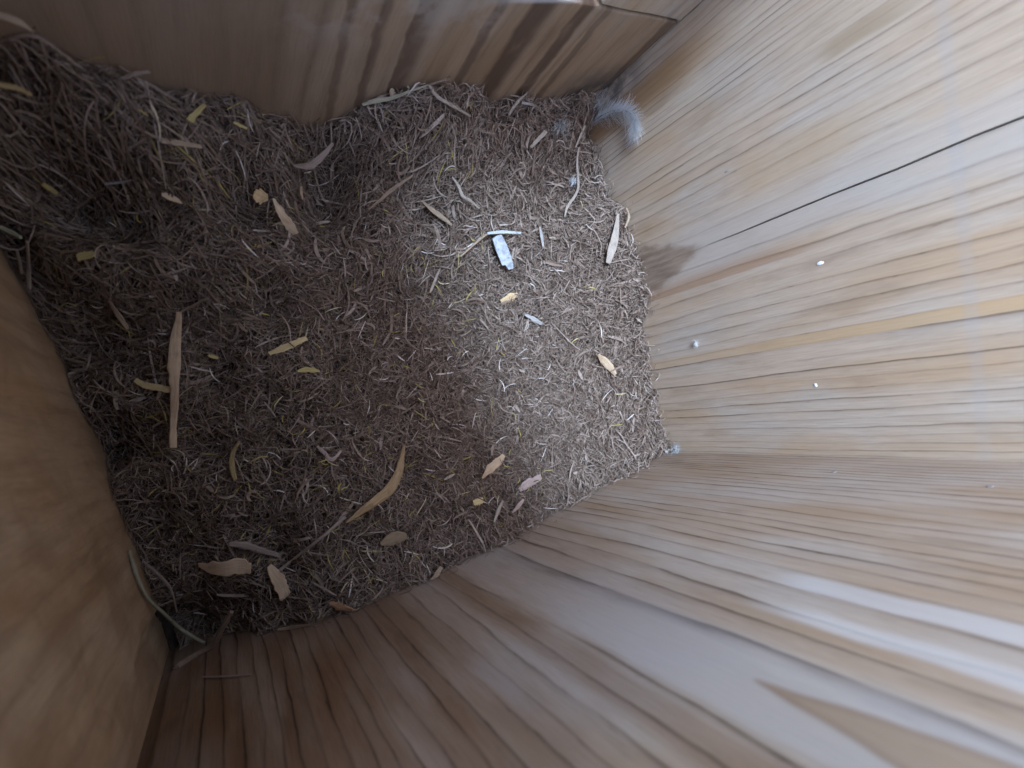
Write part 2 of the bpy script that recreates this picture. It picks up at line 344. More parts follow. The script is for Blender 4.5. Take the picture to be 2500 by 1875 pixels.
_PIT = [(37,52,-19,5.5),(-20,8,-8,5),(-19,-12,-7,5),(-20,-40,-17,7.5),(-24,-20,-6,4),(-24,4,-6,4),(-16,30,-7,5),(2,-25,-5,5),(70,52,-5,3),(20,47,-9,4),(-6,46,-9,4),(2,14,-5,3.5),(-4,-2,-6,3),(18,28,-5,3),(58,38,-4,2.5),(28,8,-4,3),(-13,-22,-6,4),(-12,52,-16,5),(48,22,-4,2.5),(79,56,-6,2.2),(38,-22,-4,3)]
def hf(x, y):
    x = np.asarray(x, float); y = np.asarray(y, float)
    d2 = (x[..., None]-_HA[:, 0])**2+(y[..., None]-_HA[:, 1])**2+9
    w = d2**-1.75
    z = (w*_HA[:, 2]).sum(-1)/w.sum(-1)
    for a, b, h, s in _PIT: z = z+h*np.exp(-((x-a)**2+(y-b)**2)/(2*s*s))
    z = z+.9*np.sin(x*.31+1.3*np.sin(y*.17))*np.sin(y*.27+x*.05)+.7*np.sin(x*.52+y*.41+2)*np.sin(y*.6-x*.23)
    z = z+5.0*np.exp(-((x-64)**2/(2*10**2)+(y-48)**2/(2*7**2)))
    return z

def fibre(name, stops, rough=.8, ridge=True):
    k = NT(name)
    at = k.n('ShaderNodeAttribute', attribute_name='tint')
    c = k.ramp(at.outputs['Fac'], stops)
    tc = k.n('ShaderNodeTexCoord')
    n = k.noise(tc.outputs['Object'], 900.0, 2.0)
    c = k.mix(k.rng(n, .35, .7, 0, .35), c, (.06, .045, .035))
    k.put(k.b.inputs['Base Color'], c); k.b.inputs['Roughness'].default_value = rough
    return k.m
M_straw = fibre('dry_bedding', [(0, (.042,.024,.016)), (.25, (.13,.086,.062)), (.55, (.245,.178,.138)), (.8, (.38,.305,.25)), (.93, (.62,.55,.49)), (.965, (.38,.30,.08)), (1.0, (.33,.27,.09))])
kb = NT('bedding_soil')
tcb = kb.n('ShaderNodeTexCoord'); nb = kb.noise(tcb.outputs['Object'], 700.0, 5.0, .7)
kb.put(kb.b.inputs['Base Color'], kb.mix(nb, (.02,.014,.011), (.09,.064,.048))); kb.b.inputs['Roughness'].default_value = .9
bb = kb.n('ShaderNodeBump'); bb.inputs['Distance'].default_value = .001; kb.put(bb.inputs['Height'], nb); kb.l(bb.outputs[0], kb.b.inputs['Normal'])
M_soil = kb.m

GX, GY = 180, 136
gx = np.linspace(XL-2.0, XR-.25, GX); gy = np.linspace(YB+.25, YT-.45, GY)
MX, MY = np.meshgrid(gx, gy, indexing='ij')
MZ = hf(MX, MY)-2.2+rng.normal(0, .35, MX.shape)
bv = np.stack([MX, MY, MZ], -1).reshape(-1, 3)*S
bf = [(i*GY+j, (i+1)*GY+j, (i+1)*GY+j+1, i*GY+j+1) for i in range(GX-1) for j in range(GY-1)]

def strands(n, lo, hi, wlo, whi, zoff, zs, tilt, curl, xr=(XL, XR), yr=(YB, YT), dens=None, tint=(0, 1), seg=5, ang=None):
    """flat curved ribbons lying about on the heightfield: returns verts, faces, tint per vertex"""
    g = rng
    x = g.uniform(xr[0], xr[1], n*3); y = g.uniform(yr[0], yr[1], n*3)
    keep = np.ones(len(x), bool) if dens is None else g.uniform(0, 1, len(x)) < dens(x, y)
    x = x[keep][:n]; y = y[keep][:n]; n = len(x)
    L = g.uniform(lo, hi, n)*g.uniform(.6, 1.0, n); W = g.uniform(wlo, whi, n)
    th = g.uniform(0, 2*np.pi, n) if ang is None else ang(x, y)
    ti = g.normal(0, tilt, n); cu = g.normal(0, curl, n)/np.maximum(L, 1)*6; cv = g.normal(0, curl*.7, n)/np.maximum(L, 1)*5
    t = np.linspace(-.5, .5, seg+1)
    a = th[:, None]+cu[:, None]*t*2; b = ti[:, None]+cv[:, None]*t*2
    dx = np.cos(a)*np.cos(b); dy = np.sin(a)*np.cos(b); dz = np.sin(b)
    st_ = (L/(seg+1))[:, None]
    px = np.cumsum(dx*st_, 1); py = np.cumsum(dy*st_, 1); pz = np.cumsum(dz*st_, 1)
    px += (x-px.mean(1))[:, None]; py += (y-py.mean(1))[:, None]
    cz = hf(x, y)+zoff+g.normal(0, zs, n)
    # follow the slope half way
    hs = hf(px, py)-hf(x, y)[:, None]
    pz = pz-pz.mean(1)[:, None]+cz[:, None]+hs*.8
    px = np.clip(px, XL+.3, XR-.3-.02*np.abs(pz)); py = np.clip(py, YB+.3, YT-.5)
    roll = g.normal(0, .7, n)[:, None]+g.normal(0, .5, n)[:, None]*t
    sxv = -np.sin(a)*np.cos(roll); syv = np.cos(a)*np.cos(roll); szv = np.sin(roll)
    prof = np.array([.45, .9, 1.0, 1.0, .85, .35])[:seg+1] if seg == 5 else np.interp(np.linspace(0, 1, seg+1), [0, .15, .5, .85, 1], [.4, .9, 1, .85, .3])
    hw = W[:, None]*.5*prof
    A = np.stack([px-sxv*hw, py-syv*hw, pz-szv*hw], -1); B = np.stack([px+sxv*hw, py+syv*hw, pz+szv*hw], -1)
    for Q in (A, B):
        Q[..., 0] = np.clip(Q[..., 0], XL+.15, XR-.15); Q[..., 1] = np.clip(Q[..., 1], YB+.15, YT-.35)
    V = np.stack([A, B], 2).reshape(n, (seg+1)*2, 3)
    base = (np.arange(n)*(seg+1)*2)[:, None, None]
    q = np.array([[2*i, 2*i+2, 2*i+3, 2*i+1] for i in range(seg)])[None]
    F = (base+q).reshape(-1, 4)
    tv = np.clip(g.uniform(tint[0], tint[1], n)+g.normal(0, .05, n), 0, 1)
    return V.reshape(-1, 3)*S, F, np.repeat(tv, (seg+1)*2)

def fine_d(x, y):   # fine shredded stuff lies thick along the back and lower side
    return np.clip(.35+.65*((x-20)/60), .30, 1)*np.clip(1.1-(y-20)/45*.6, .35, 1)
def coarse_d(x, y):
    return np.clip(.25+.75*((y-5)/35), .2, 1)
def tl_ang(x, y): return rng.normal(np.radians(-30), .5, x.shape)
parts = [
 strands(46000, 2.4, 7.0, .13, .29, -1.0, 1.1, .32, .15, dens=fine_d, tint=(.15, .66)),
 strands(22000, 1.8, 5.0, .11, .25, .1, .7, .5, .15, dens=fine_d, tint=(.28, .76)),
 strands(20000, 3.5, 10.0, .14, .34, -.7, 1.1, .28, .25, tint=(.10, .58)),
 strands(16000, .5, 1.9, .14, .38, .2, .7, .6, .2, tint=(.12, .72), seg=2, dens=fine_d),
 strands(2200, 7.0, 14.0, .22, .48, -.2, 1.0, .24, .8, dens=coarse_d, tint=(.25, .72), seg=8),
 strands(500, 4.0, 10.0, .45, .9, .1, .8, .30, .5, dens=coarse_d, tint=(.30, .74), seg=8),
 strands(420, 3.5, 9.0, .20, .38, 1.2, .6, .55, .3, tint=(.55, .88), dens=fine_d),
 strands(110, 3.0, 8.0, .45, .95, .8, .5, .3, .2, tint=(.45, .75), dens=fine_d),
 strands(520, 2.5, 7.5, .16, .34, .9, .5, .35, .3, xr=(-20, 72), tint=(.95, 1.0)),
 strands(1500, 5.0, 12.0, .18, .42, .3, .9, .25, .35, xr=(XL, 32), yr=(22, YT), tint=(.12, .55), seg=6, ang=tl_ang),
 strands(500, 4, 10, .18, .36, 1.2, .8, .8, .7, yr=(YT-4, YT), xr=(40, XR), tint=(.35, .8)),
 strands(500, 3, 8, .16, .33, 1.0, .8, .8, .6, xr=(XR-3, XR), tint=(.35, .8)),
 strands(500, 3, 8, .16, .33, .9, .8, .7, .6, yr=(YB, YB+3), tint=(.2, .7)),
 strands(120, 1.5, 5, .1, .22, 3.2, 1.6, .8, .5, xr=(XR-.6, XR-.2), tint=(.3, .8)),
 strands(90, 1.5, 5, .1, .22, 2.6, 1.6, .8, .5, yr=(YB+.2, YB+.5), tint=(.2, .7)),
]
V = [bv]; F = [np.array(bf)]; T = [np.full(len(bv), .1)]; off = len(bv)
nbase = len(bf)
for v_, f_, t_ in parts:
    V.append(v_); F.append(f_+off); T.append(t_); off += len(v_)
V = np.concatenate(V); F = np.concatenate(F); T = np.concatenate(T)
me = bpy.data.meshes.new('nest_bedding')
me.vertices.add(len(V)); me.vertices.foreach_set('co', V.astype(np.float32).ravel())
me.loops.add(F.size); me.loops.foreach_set('vertex_index', F.astype(np.int32).ravel())
me.polygons.add(len(F)); me.polygons.foreach_set('loop_start', np.arange(0, F.size, 4, dtype=np.int32))
me.update(calc_edges=True)
at = me.attributes.new('tint', 'FLOAT', 'POINT'); at.data.foreach_set('value', T.astype(np.float32))
me.materials.append(M_soil); me.materials.append(M_straw)
mi = np.ones(len(F), np.int32); mi[:nbase] = 0
me.polygons.foreach_set('material_index', mi); me.update()
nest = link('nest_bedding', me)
tag(nest, 'thick brown bed of dry grass, bark fibre and shredded stems filling the box', 'nest', kind='stuff')

# ------------------------------------------------------------------ single pieces lying in the nest
def piece_mat(name, a, b, rough=.75):
    k = NT(name); tc = k.n('ShaderNodeTexCoord')
    uv = k.n('ShaderNodeAttribute', attribute_name='along'); sp = k.n('ShaderNodeSeparateXYZ'); k.l(uv.outputs['Vector'], sp.inputs[0])
    f = k.noise(k.vec(k.math('MULTIPLY', sp.outputs['X'], .5), k.math('MULTIPLY', sp.outputs['Y'], 5.0), sp.outputs['Z']), 1.0, 4.0, .65)
    n = k.noise(tc.outputs['Object'], 350.0, 3.0)
    c = k.mix(k.rng(f, .3, .7), a, b)
    c = k.mix(k.rng(n, .55, .75, 0, .45), c, tuple(q*.45 for q in a))
    k.put(k.b.inputs['Base Color'], c); k.b.inputs['Roughness'].default_value = rough
    bm = k.n('ShaderNodeBump'); bm.inputs['Distance'].default_value = .0002; bm.inputs['Strength'].default_value = .6
    k.put(bm.inputs['Height'], f); k.l(bm.outputs[0], k.b.inputs['Normal'])
    return k.m
PM = dict(tan=((.40,.28,.18),(.52,.39,.26)), tan_dull=((.25,.18,.12),(.36,.27,.19)), tan_yellow=((.40,.30,.14),(.52,.41,.22)),
 yellow=((.30,.235,.09),(.41,.33,.145)), yellow_dull=((.28,.22,.09),(.38,.30,.13)), ochre=((.40,.27,.14),(.52,.37,.21)), ochre_dull=((.24,.17,.08),(.34,.25,.12)),
 grey=((.20,.18,.17),(.32,.29,.28)), grey_brown=((.19,.14,.115),(.29,.225,.185)), grey_tan=((.25,.20,.16),(.36,.30,.245)), grey_white=((.23,.205,.185),(.32,.295,.275)),
 white=((.30,.31,.30),(.40,.41,.41)), brown=((.15,.10,.07),(.25,.18,.13)), pink=((.30,.22,.19),(.42,.32,.28)), leaf=((.25,.165,.085),(.36,.25,.14)),
 leaf_dull=((.17,.12,.075),(.26,.19,.12)), rust=((.24,.13,.07),(.34,.20,.11)), green_pale=((.30,.31,.20),(.42,.42,.30)), green_grey=((.22,.20,.14),(.32,.29,.21)))
PM = {q: piece_mat(q, *c) for q, c in PM.items()}

def catmull(P, m):
    P = [np.array(p, float) for p in P]
    if len(P) == 2: return [P[0]+(P[1]-P[0])*i/m for i in range(m+1)]
    E = [2*P[0]-P[1]]+P+[2*P[-1]-P[-2]]; out = []
    for i in range(m+1):
        s = i/m*(len(P)-1); j = min(int(s), len(P)-2); t = s-j
        a, b, c, d = E[j:j+4]
        out.append(.5*((2*b)+(-a+c)*t+(2*a-5*b+4*c-d)*t*t+(-a+3*b-3*c+d)*t**3))
    return out
def sweep(pts, widths, ratio, m=14, up=(0, 0, 1), seed=0, rag=.09, twist=.35):
    r = np.random.default_rng(seed)
    C_ = np.array(catmull(pts, m)); Wd = np.interp(np.linspace(0, 1, m+1), np.linspace(0, 1, len(widths)), widths)
    T_ = np.gradient(C_, axis=0); T_ /= np.linalg.norm(T_, axis=1)[:, None]+1e-9
    up = np.array(up, float)+r.normal(0, .12, 3)
    K = 10; ang_ = np.linspace(0, 2*np.pi, K, endpoint=False)
    thick = max(ratio*max(widths), .16)
    V_ = []; A_ = []; ln = np.concatenate([[0], np.cumsum(np.linalg.norm(np.diff(C_, axis=0), axis=1))])
    tw0 = r.normal(0, twist*.6); tw1 = r.normal(0, twist)
    camb = r.uniform(-.12, .12)
    le = r.normal(0, rag, m+1); re_ = r.normal(0, rag, m+1)
    for i in range(m+1):
        s = np.cross(T_[i], up); s /= np.linalg.norm(s)+1e-9; nrm = np.cross(s, T_[i])
        q = tw0+(tw1-tw0)*i/m; s, nrm = s*math.cos(q)+nrm*math.sin(q), nrm*math.cos(q)-s*math.sin(q)
        endf = 1.0
        for a_ in ang_:
            cx_, cy_ = math.cos(a_), math.sin(a_)
            cx_ = math.copysign(abs(cx_)**.55, cx_); cy_ = math.copysign(abs(cy_)**.7, cy_)
            e = 1+(le[i] if cx_ < 0 else re_[i])
            h = thick*min(1.0, .45+Wd[i]/max(widths)*.55)
            skew = T_[i]*(cx_*Wd[i]*.22*r.uniform(-.5, 1) if i in (0, m) else 0)
            V_.append(C_[i]+s*cx_*Wd[i]*.5*e+nrm*(cy_*h*.5+camb*Wd[i]*(1-cx_*cx_))+skew)
            A_.append((ln[i]*.6, cx_*Wd[i]*.5, seed*1.7))
    Fc = []
    for i in range(m):
        for j in range(K):
            Fc.append((i*K+j, i*K+(j+1) % K, (i+1)*K+(j+1) % K, (i+1)*K+j))
    Fc.append(tuple(reversed(range(K)))); Fc.append(tuple(m*K+j for j in range(K)))
    return np.array(V_), Fc, np.array(A_)
def piece(name, mat, pts, widths, ratio, seed, parent=None, **kw):
    V_, F_, A_ = sweep(pts, widths, ratio, seed=seed, **kw)
    o0 = Vector(V_.mean(0)*S)
    me = mesh_np(name, V_*S-np.array(o0), F_, smooth=False)
    a_ = me.attributes.new('along', 'FLOAT_VECTOR', 'POINT'); a_.data.foreach_set('vector', A_.astype(np.float32).ravel())
    o = link(name, me, mat, parent); o.location = o0
    return o
BITS = [
 ('hay_piece', 'hay', 'dull tan blade slanting against the upper panel, topmost at the left edge', [(-8.7, 59.0, 54.4),(-7.0, 58.3, 54.1),(-5.7, 57.7, 52.8)], [0.92, 0.88, 0.21], 0.25, 'tan_dull'),
 ('hay_piece', 'hay', 'dull ochre blade cut by the left edge of the photo below the dark hollow', [(-12.5, 56.0, 44.3),(-10.5, 55.7, 43.7),(-9.2, 55.2, 42.5)], [0.73, 0.8, 0.47], 0.25, 'ochre_dull'),
 ('wood_chip', 'wood chip', 'bent yellow chip just under the shaded upper panel, the yellow one nearest that panel', [(10.5, 53.7, 34.4),(12.1, 55.2, 34.2),(13.9, 57.0, 33.0)], [1.19, 0.92, 0.72], 0.3, 'yellow'),
 ('straw_piece', 'straw', 'flat dull brown straw lying level below the bent yellow chip in the shade', [(5.5, 51.4, 33.1),(8.2, 51.5, 31.4),(11.5, 51.6, 29.1)], [0.76, 1.0, 0.81], 0.3, 'tan_dull'),
 ('wood_chip', 'wood chip', 'small dull yellow chip near the left edge, above the yellow block', [(-13.9, 51.2, 22.0),(-13.4, 51.0, 20.4),(-12.8, 50.8, 18.2)], [0.63, 0.93, 0.66], 0.3, 'yellow_dull'),
 ('seed_husk', 'seed husk', 'pale oval husk with a pointed tail, left of the round tan flake', [(3.1, 47.1, 21.2),(4.3, 46.5, 20.8),(5.3, 45.9, 20.3),(6.0, 45.3, 20.0)], [0.69, 1.31, 0.93, 0.23], 0.4, 'tan'),
 ('wood_flake', 'wood flake', 'round tan flake touching the tip of the long tapered chip', [(20.0, 47.5, 14.5),(20.6, 47.1, 14.0),(21.4, 46.7, 13.6),(22.3, 46.3, 13.8)], [1.54, 3.11, 3.3, 1.74], 0.14, 'ochre'),
 ('wood_chip', 'wood chip', 'long tapered tan chip, narrow at its top beside the round flake', [(23.3, 45.8, 14.4),(24.0, 43.3, 13.4),(25.0, 40.9, 12.1),(26.2, 38.8, 10.6)], [0.43, 1.67, 2.23, 1.54], 0.22, 'tan'),
 ('wood_chip', 'wood chip', 'square yellow chip by the left panel, brightest yellow piece in the dark corner', [(-13.2, 39.5, 17.0),(-11.9, 39.4, 17.4),(-10.7, 39.4, 17.8)], [1.26, 1.41, 1.26], 0.3, 'yellow'),
 ('straw_piece', 'straw', 'thin grey straw lying level below the oval husk', [(-5.1, 50.1, 21.6),(-2.9, 49.7, 22.5),(-0.6, 49.2, 23.9)], [0.44, 0.51, 0.37], 0.4, 'grey'),
 ('bark_curl', 'bark curl', 'grey brown curl arching below the dark hollow at the upper panel', [(28.3, 49.6, 20.3),(32.5, 51.2, 15.7),(35.6, 52.7, 16.0),(38.4, 54.6, 17.7)], [0.76, 1.77, 1.43, 0.62], 0.25, 'grey_brown'),
 ('bark_strip', 'bark strip', 'dull forked strip of bark at the foot of the shaded upper panel', [(2.6, 56.5, 43.2),(4.3, 58.4, 41.0),(6.7, 59.5, 39.5)], [0.62, 0.76, 0.52], 0.3, 'grey_brown'),
 ('wood_chip', 'wood chip', 'tiny yellow sliver right of the bent yellow chip near the upper panel', [(18.1, 55.1, 29.8),(19.1, 54.6, 29.4),(20.2, 54.3, 28.6)], [0.45, 0.61, 0.38], 0.3, 'yellow'),
 ('straw_piece', 'straw', 'thin pale straw lying upright in the shade, under the long tapered chip row', [(29.8, 47.7, 13.9),(29.8, 46.9, 12.3),(30.0, 46.1, 10.6)], [0.45, 0.63, 0.37], 0.4, 'tan'),
 ('wood_stick', 'wood stick', 'long pale splinter standing upright in the dark nest, widest in its middle', [(-0.7, 28.1, 6.5),(-2.6, 24.0, 4.2),(-4.2, 19.8, 5.0),(-5.3, 16.2, 4.2),(-6.4, 12.7, 2.0),(-8.6, 7.2, -2.2),(-10.4, 1.9, -3.2)], [1.11, 2.06, 2.47, 2.22, 1.65, 1.33, 1.34], 0.25, 'tan'),
 ('wood_chip', 'wood chip', 'short pale chip crossing under the long upright splinter', [(-12.6, 17.8, -0.7),(-11.5, 16.4, -0.4),(-9.5, 15.1, 0.6),(-6.8, 13.6, 1.3)], [0.95, 1.38, 1.47, 1.39], 0.3, 'tan_yellow'),
 ('twig', 'twig', 'thin brown twig leaning off the top end of the long splinter', [(-0.6, 28.2, 6.2),(2.1, 28.6, 7.6),(5.1, 29.1, 10.2)], [0.43, 0.6, 0.42], 0.7, 'brown'),
 ('wood_chip', 'wood chip', 'pale yellow chip slanting up to the right, above the small yellow flake', [(13.8, 15.6, 2.9),(16.8, 16.0, 2.9),(19.9, 16.6, 2.0),(22.7, 17.1, 1.7)], [0.92, 1.68, 1.61, 1.05], 0.3, 'tan_yellow'),
 ('wood_chip', 'wood chip', 'bright yellow flake just below the slanting pale yellow chip', [(18.5, 10.2, 1.9),(20.3, 10.1, 1.2),(21.8, 9.6, 1.0),(23.3, 8.9, 0.9)], [0.57, 1.34, 1.25, 0.48], 0.3, 'yellow'),
 ('wood_chip', 'wood chip', 'speck of yellow chip between the long splinter and the slanting yellow chip', [(2.0, 18.8, 1.1),(2.8, 18.3, 0.7),(3.6, 17.9, 0.0)], [0.54, 0.81, 0.55], 0.35, 'yellow'),
 ('straw_piece', 'straw', 'dull brown straw slanting down to the right near the left panel, above the long splinter', [(-11.6, 32.9, 7.6),(-11.2, 30.6, 4.1),(-10.7, 28.2, 1.1)], [0.56, 1.16, 0.68], 0.3, 'tan_dull'),
 ('hay_piece', 'hay', 'curved dull ochre blade standing upright right of the long splinter foot', [(-1.0, -9.2, -2.2),(-0.8, -6.2, -2.7),(0.2, -3.4, -4.0),(2.3, -1.2, -2.9)], [0.83, 1.38, 1.12, 0.56], 0.25, 'ochre_dull'),
 ('bark_strip', 'bark strip', 'small pinkish strip bent in a V shape in the middle of the shaded nest', [(17.6, -7.9, -0.6),(18.5, -9.8, 0.5),(19.6, -11.9, 1.0),(22.3, -10.6, 0.7)], [0.58, 1.06, 0.96, 0.58], 0.35, 'pink'),
 ('straw_piece', 'straw', 'thin whitish straw lying level across the top of the white chip', [(71.3, 30.1, 12.2),(75.5, 29.7, 12.1),(81.0, 28.5, 12.0)], [0.62, 0.95, 0.64], 0.45, 'white'),
 ('straw_piece', 'straw', 'thin brown stalk running down to the left from the white straw', [(71.6, 30.1, 11.7),(68.5, 28.8, 9.4),(63.3, 26.3, 9.6)], [0.42, 0.52, 0.41], 0.7, 'tan_dull'),
 ('wood_flake', 'wood flake', 'orange tan flake half buried below the white chip', [(73.8, 13.3, 3.5),(76.5, 13.7, 4.1),(79.0, 13.9, 4.5)], [1.55, 2.79, 1.34], 0.2, 'ochre'),
 ('wood_chip', 'wood chip', 'small whitish chip slanting down in the lit nest, right of the orange flake', [(78.8, 8.1, 5.2),(80.8, 6.3, 5.5),(82.4, 4.3, 6.2)], [0.67, 1.46, 0.9], 0.3, 'grey_white'),
 ('dry_leaf', 'dry leaf', 'pale tan pointed leaf lying near the bright wall panel', [(97.2, -8.7, 6.5),(99.7, -10.9, 4.7),(101.1, -13.2, 4.6),(101.6, -15.9, 5.6)], [0.7, 2.39, 2.52, 0.96], 0.14, 'tan'),
 ('wood_chip', 'wood chip', 'tan chip slanting up to the right near the lower panel, pointed at its foot', [(52.7, -29.1, 4.5),(55.3, -27.3, 5.8),(57.5, -26.4, 6.2),(60.1, -25.6, 5.3)], [0.42, 2.32, 2.33, 1.07], 0.2, 'tan'),
 ('bark_strip', 'bark strip', 'greyish flat strip right of the pointed tan chip near the lower panel', [(60.7, -35.3, 6.7),(63.4, -34.6, 7.3),(68.3, -34.7, 5.6)], [1.28, 2.68, 1.76], 0.2, 'pink'),
 ('wood_flake', 'wood flake', 'tiny square cream flake beside the lower panel, left of the greyish strip', [(47.6, -33.5, 7.1),(49.0, -33.7, 6.8),(50.4, -34.0, 6.4)], [1.43, 1.96, 1.35], 0.25, 'tan_yellow'),
 ('dry_leaf', 'dry leaf', 'long curved brown leaf sweeping down to the left in the shaded nest', [(36.8, -14.3, 2.0),(35.3, -18.0, 0.2),(33.2, -21.0, 1.2),(29.9, -23.1, 2.7),(25.0, -24.2, 5.6),(21.4, -25.3, 4.6),(17.8, -26.5, 4.0)], [0.51, 1.53, 2.12, 2.58, 2.49, 1.72, 0.47], 0.14, 'leaf'),
 ('straw_piece', 'straw', 'dull straw continuing below the tip of the long curved brown leaf', [(18.1, -25.3, 3.0),(12.3, -27.5, 3.0),(4.9, -30.9, -2.2)], [0.86, 0.84, 0.57], 0.5, 'grey_brown'),
 ('straw_piece', 'straw', 'broad grey straw standing upright against the bright wall panel', [(111.5, 27.5, 15.1),(109.8, 22.6, 13.7),(107.4, 18.4, 13.0),(105.0, 15.2, 12.7)], [0.69, 1.85, 2.65, 1.49], 0.2, 'grey_tan'),
 ('straw_piece', 'straw', 'thin straw sticking up onto the bright wall panel, above the broad grey straw', [(112.1, 23.2, 15.5),(114.1, 25.8, 16.0),(115.2, 28.6, 14.9)], [0.46, 0.92, 0.46], 0.4, 'tan_dull'),
 ('straw_piece', 'straw', 'pale stiff straw slanting in the upper nest corner, left of the grey down', [(93.1, 51.2, 18.9),(90.4, 49.6, 18.5),(88.4, 48.3, 17.1)], [1.06, 1.05, 0.84], 0.5, 'grey_tan'),
 ('straw_piece', 'straw', 'thin pale straw at the foot of the white feather', [(106.6, 51.8, 18.1),(105.4, 49.8, 16.5),(103.7, 47.4, 15.2)], [0.55, 0.67, 0.45], 0.6, 'grey_tan'),
 ('straw_piece', 'straw', 'long grey straw bending down the nest between the white tuft and the bright panel', [(105.7, 47.7, 14.1),(105.3, 44.1, 11.9),(105.0, 39.9, 10.7),(104.1, 36.9, 9.7),(100.9, 33.9, 7.8),(99.5, 31.4, 7.1)], [0.45, 0.57, 0.69, 0.69, 0.81, 0.35], 0.5, 'grey_tan'),
 ('straw_piece', 'straw', 'straw standing upright against the shaded upper panel, above the pale green blade', [(50.6, 58.4, 27.9),(50.7, 59.5, 28.7),(51.4, 59.5, 28.3)], [0.78, 0.77, 0.35], 0.5, 'tan_dull'),
 ('hay_piece', 'hay', 'pale grey green blade along the foot of the upper panel, its end pointing up', [(44.7, 58.5, 25.6),(47.5, 58.4, 27.0),(50.4, 58.2, 27.9),(53.9, 58.2, 30.1),(57.9, 58.6, 31.5)], [0.6, 0.95, 0.78, 0.52, 0.35], 0.35, 'green_grey'),
 ('straw_piece', 'straw', 'pale straw running down to the right from the tip of the pale green blade', [(58.0, 58.4, 31.6),(59.0, 55.9, 31.7),(62.6, 54.3, 30.4),(68.6, 53.7, 26.1)], [0.6, 0.78, 0.8, 0.56], 0.5, 'grey_tan'),
 ('straw_piece', 'straw', 'pale straw slanting down at the edge of the shaded nest, left of the white chip', [(56.6, 40.8, 12.6),(59.2, 38.7, 10.9),(60.8, 36.4, 11.6),(61.9, 33.5, 13.4)], [0.49, 1.11, 1.21, 0.6], 0.35, 'tan_dull'),
 ('straw_piece', 'straw', 'wavy pale straw in the upper nest, above the shade edge straw', [(63.2, 43.2, 18.8),(64.6, 41.1, 17.9),(65.1, 38.8, 17.4),(67.3, 37.7, 16.3),(70.1, 36.1, 14.3)], [0.39, 0.69, 0.79, 0.7, 0.41], 0.4, 'grey_tan'),
 ('straw_piece', 'straw', 'straw leaning against the upper panel in the lit corner', [(82.5, 55.7, 20.6),(84.3, 57.3, 22.7),(88.0, 59.5, 22.9)], [0.61, 0.8, 0.41], 0.6, 'grey_tan'),
 ('hay_piece', 'hay', 'brown blade slanting up to the right across the shade edge', [(43.3, 40.9, 12.4),(46.2, 42.0, 14.4),(49.1, 43.6, 14.8),(55.1, 46.0, 15.6)], [0.47, 0.75, 0.95, 0.48], 0.35, 'brown'),
 ('straw_piece', 'straw', 'short white straw lying level at the foot of the upper panel by the corner', [(85.3, 56.9, 23.3),(87.3, 56.5, 23.3),(91.6, 57.1, 20.4)], [0.5, 0.71, 0.42], 0.5, 'grey_white'),
 ('straw_piece', 'straw', 'thin white sliver upright in the lit nest, right of the white chip', [(89.4, 29.8, 8.7),(89.3, 27.1, 8.4),(88.7, 24.3, 8.5)], [0.45, 0.9, 0.56], 0.4, 'grey_white'),
 ('wood_chip', 'wood chip', 'big tan chip in the lower left of the nest, split along its length', [(-13.6, -25.0, -8.1),(-11.4, -26.2, -5.6),(-8.6, -27.1, -3.2),(-5.5, -27.9, -2.4),(-3.9, -29.0, -2.0)], [0.92, 2.74, 3.63, 4.02, 2.38], 0.16, 'tan'),
 ('wood_chip', 'wood chip', 'narrow grey brown chip lying above the big split tan chip', [(-6.3, -22.4, -4.3),(-3.4, -24.1, -4.1),(-0.6, -26.8, -5.3),(2.3, -29.3, -5.0)], [1.2, 1.67, 1.61, 0.96], 0.3, 'grey_brown'),
 ('wood_chip', 'wood chip', 'bean shaped tan chip right of the big split chip', [(-0.2, -30.3, -3.0),(0.2, -32.5, -2.5),(0.7, -34.6, -1.1),(0.8, -37.4, 0.7)], [1.12, 2.52, 3.06, 2.39], 0.2, 'tan'),
 ('twig', 'twig', 'long brown stem bridging the dark lower left corner between the two panels', [(-10.1, -36.2, -1.6),(-12.9, -39.2, -4.5),(-15.8, -43.1, -9.1),(-19.6, -44.4, -11.6),(-23.2, -44.4, -10.1),(-24.1, -44.4, -8.6)], [0.81, 1.36, 1.3, 1.31, 1.46, 1.17], 0.7, 'brown'),
 ('grass_stalk', 'stalk', 'long curved pale stalk with joints, beside the left panel in the dark corner', [(-24.1, -16.1, -4.0),(-24.1, -20.5, -2.2),(-24.1, -24.4, -2.8),(-23.8, -27.7, -4.5),(-22.8, -32.5, -8.8),(-21.9, -38.9, -16.3),(-18.2, -43.2, -13.3)], [0.52, 0.68, 0.77, 0.7, 0.81, 0.95, 0.66], 0.8, 'green_grey'),
 ('grass_stalk', 'stalk', 'short thin dark stalk inside the curve of the long pale stalk', [(-22.7, -19.4, -5.4),(-21.1, -23.2, -6.0),(-20.0, -27.2, -6.8),(-20.9, -33.5, -11.5)], [0.44, 0.62, 0.63, 0.37], 0.8, 'grey_brown'),
 ('straw_piece', 'straw', 'thin pink straw stuck level on the shaded lower panel under the corner', [(-18.3, -44.6, 4.8),(-14.0, -44.6, 10.4),(-9.4, -44.6, 16.1)], [0.42, 0.49, 0.24], 0.6, 'pink'),
 ('straw_piece', 'straw', 'curved tan straw lying along the lower panel in the shade', [(-2.8, -43.8, -0.3),(-0.9, -44.4, -0.1),(1.2, -44.4, 1.9),(3.6, -44.1, 5.6)], [0.46, 0.83, 0.82, 0.36], 0.4, 'tan_dull'),
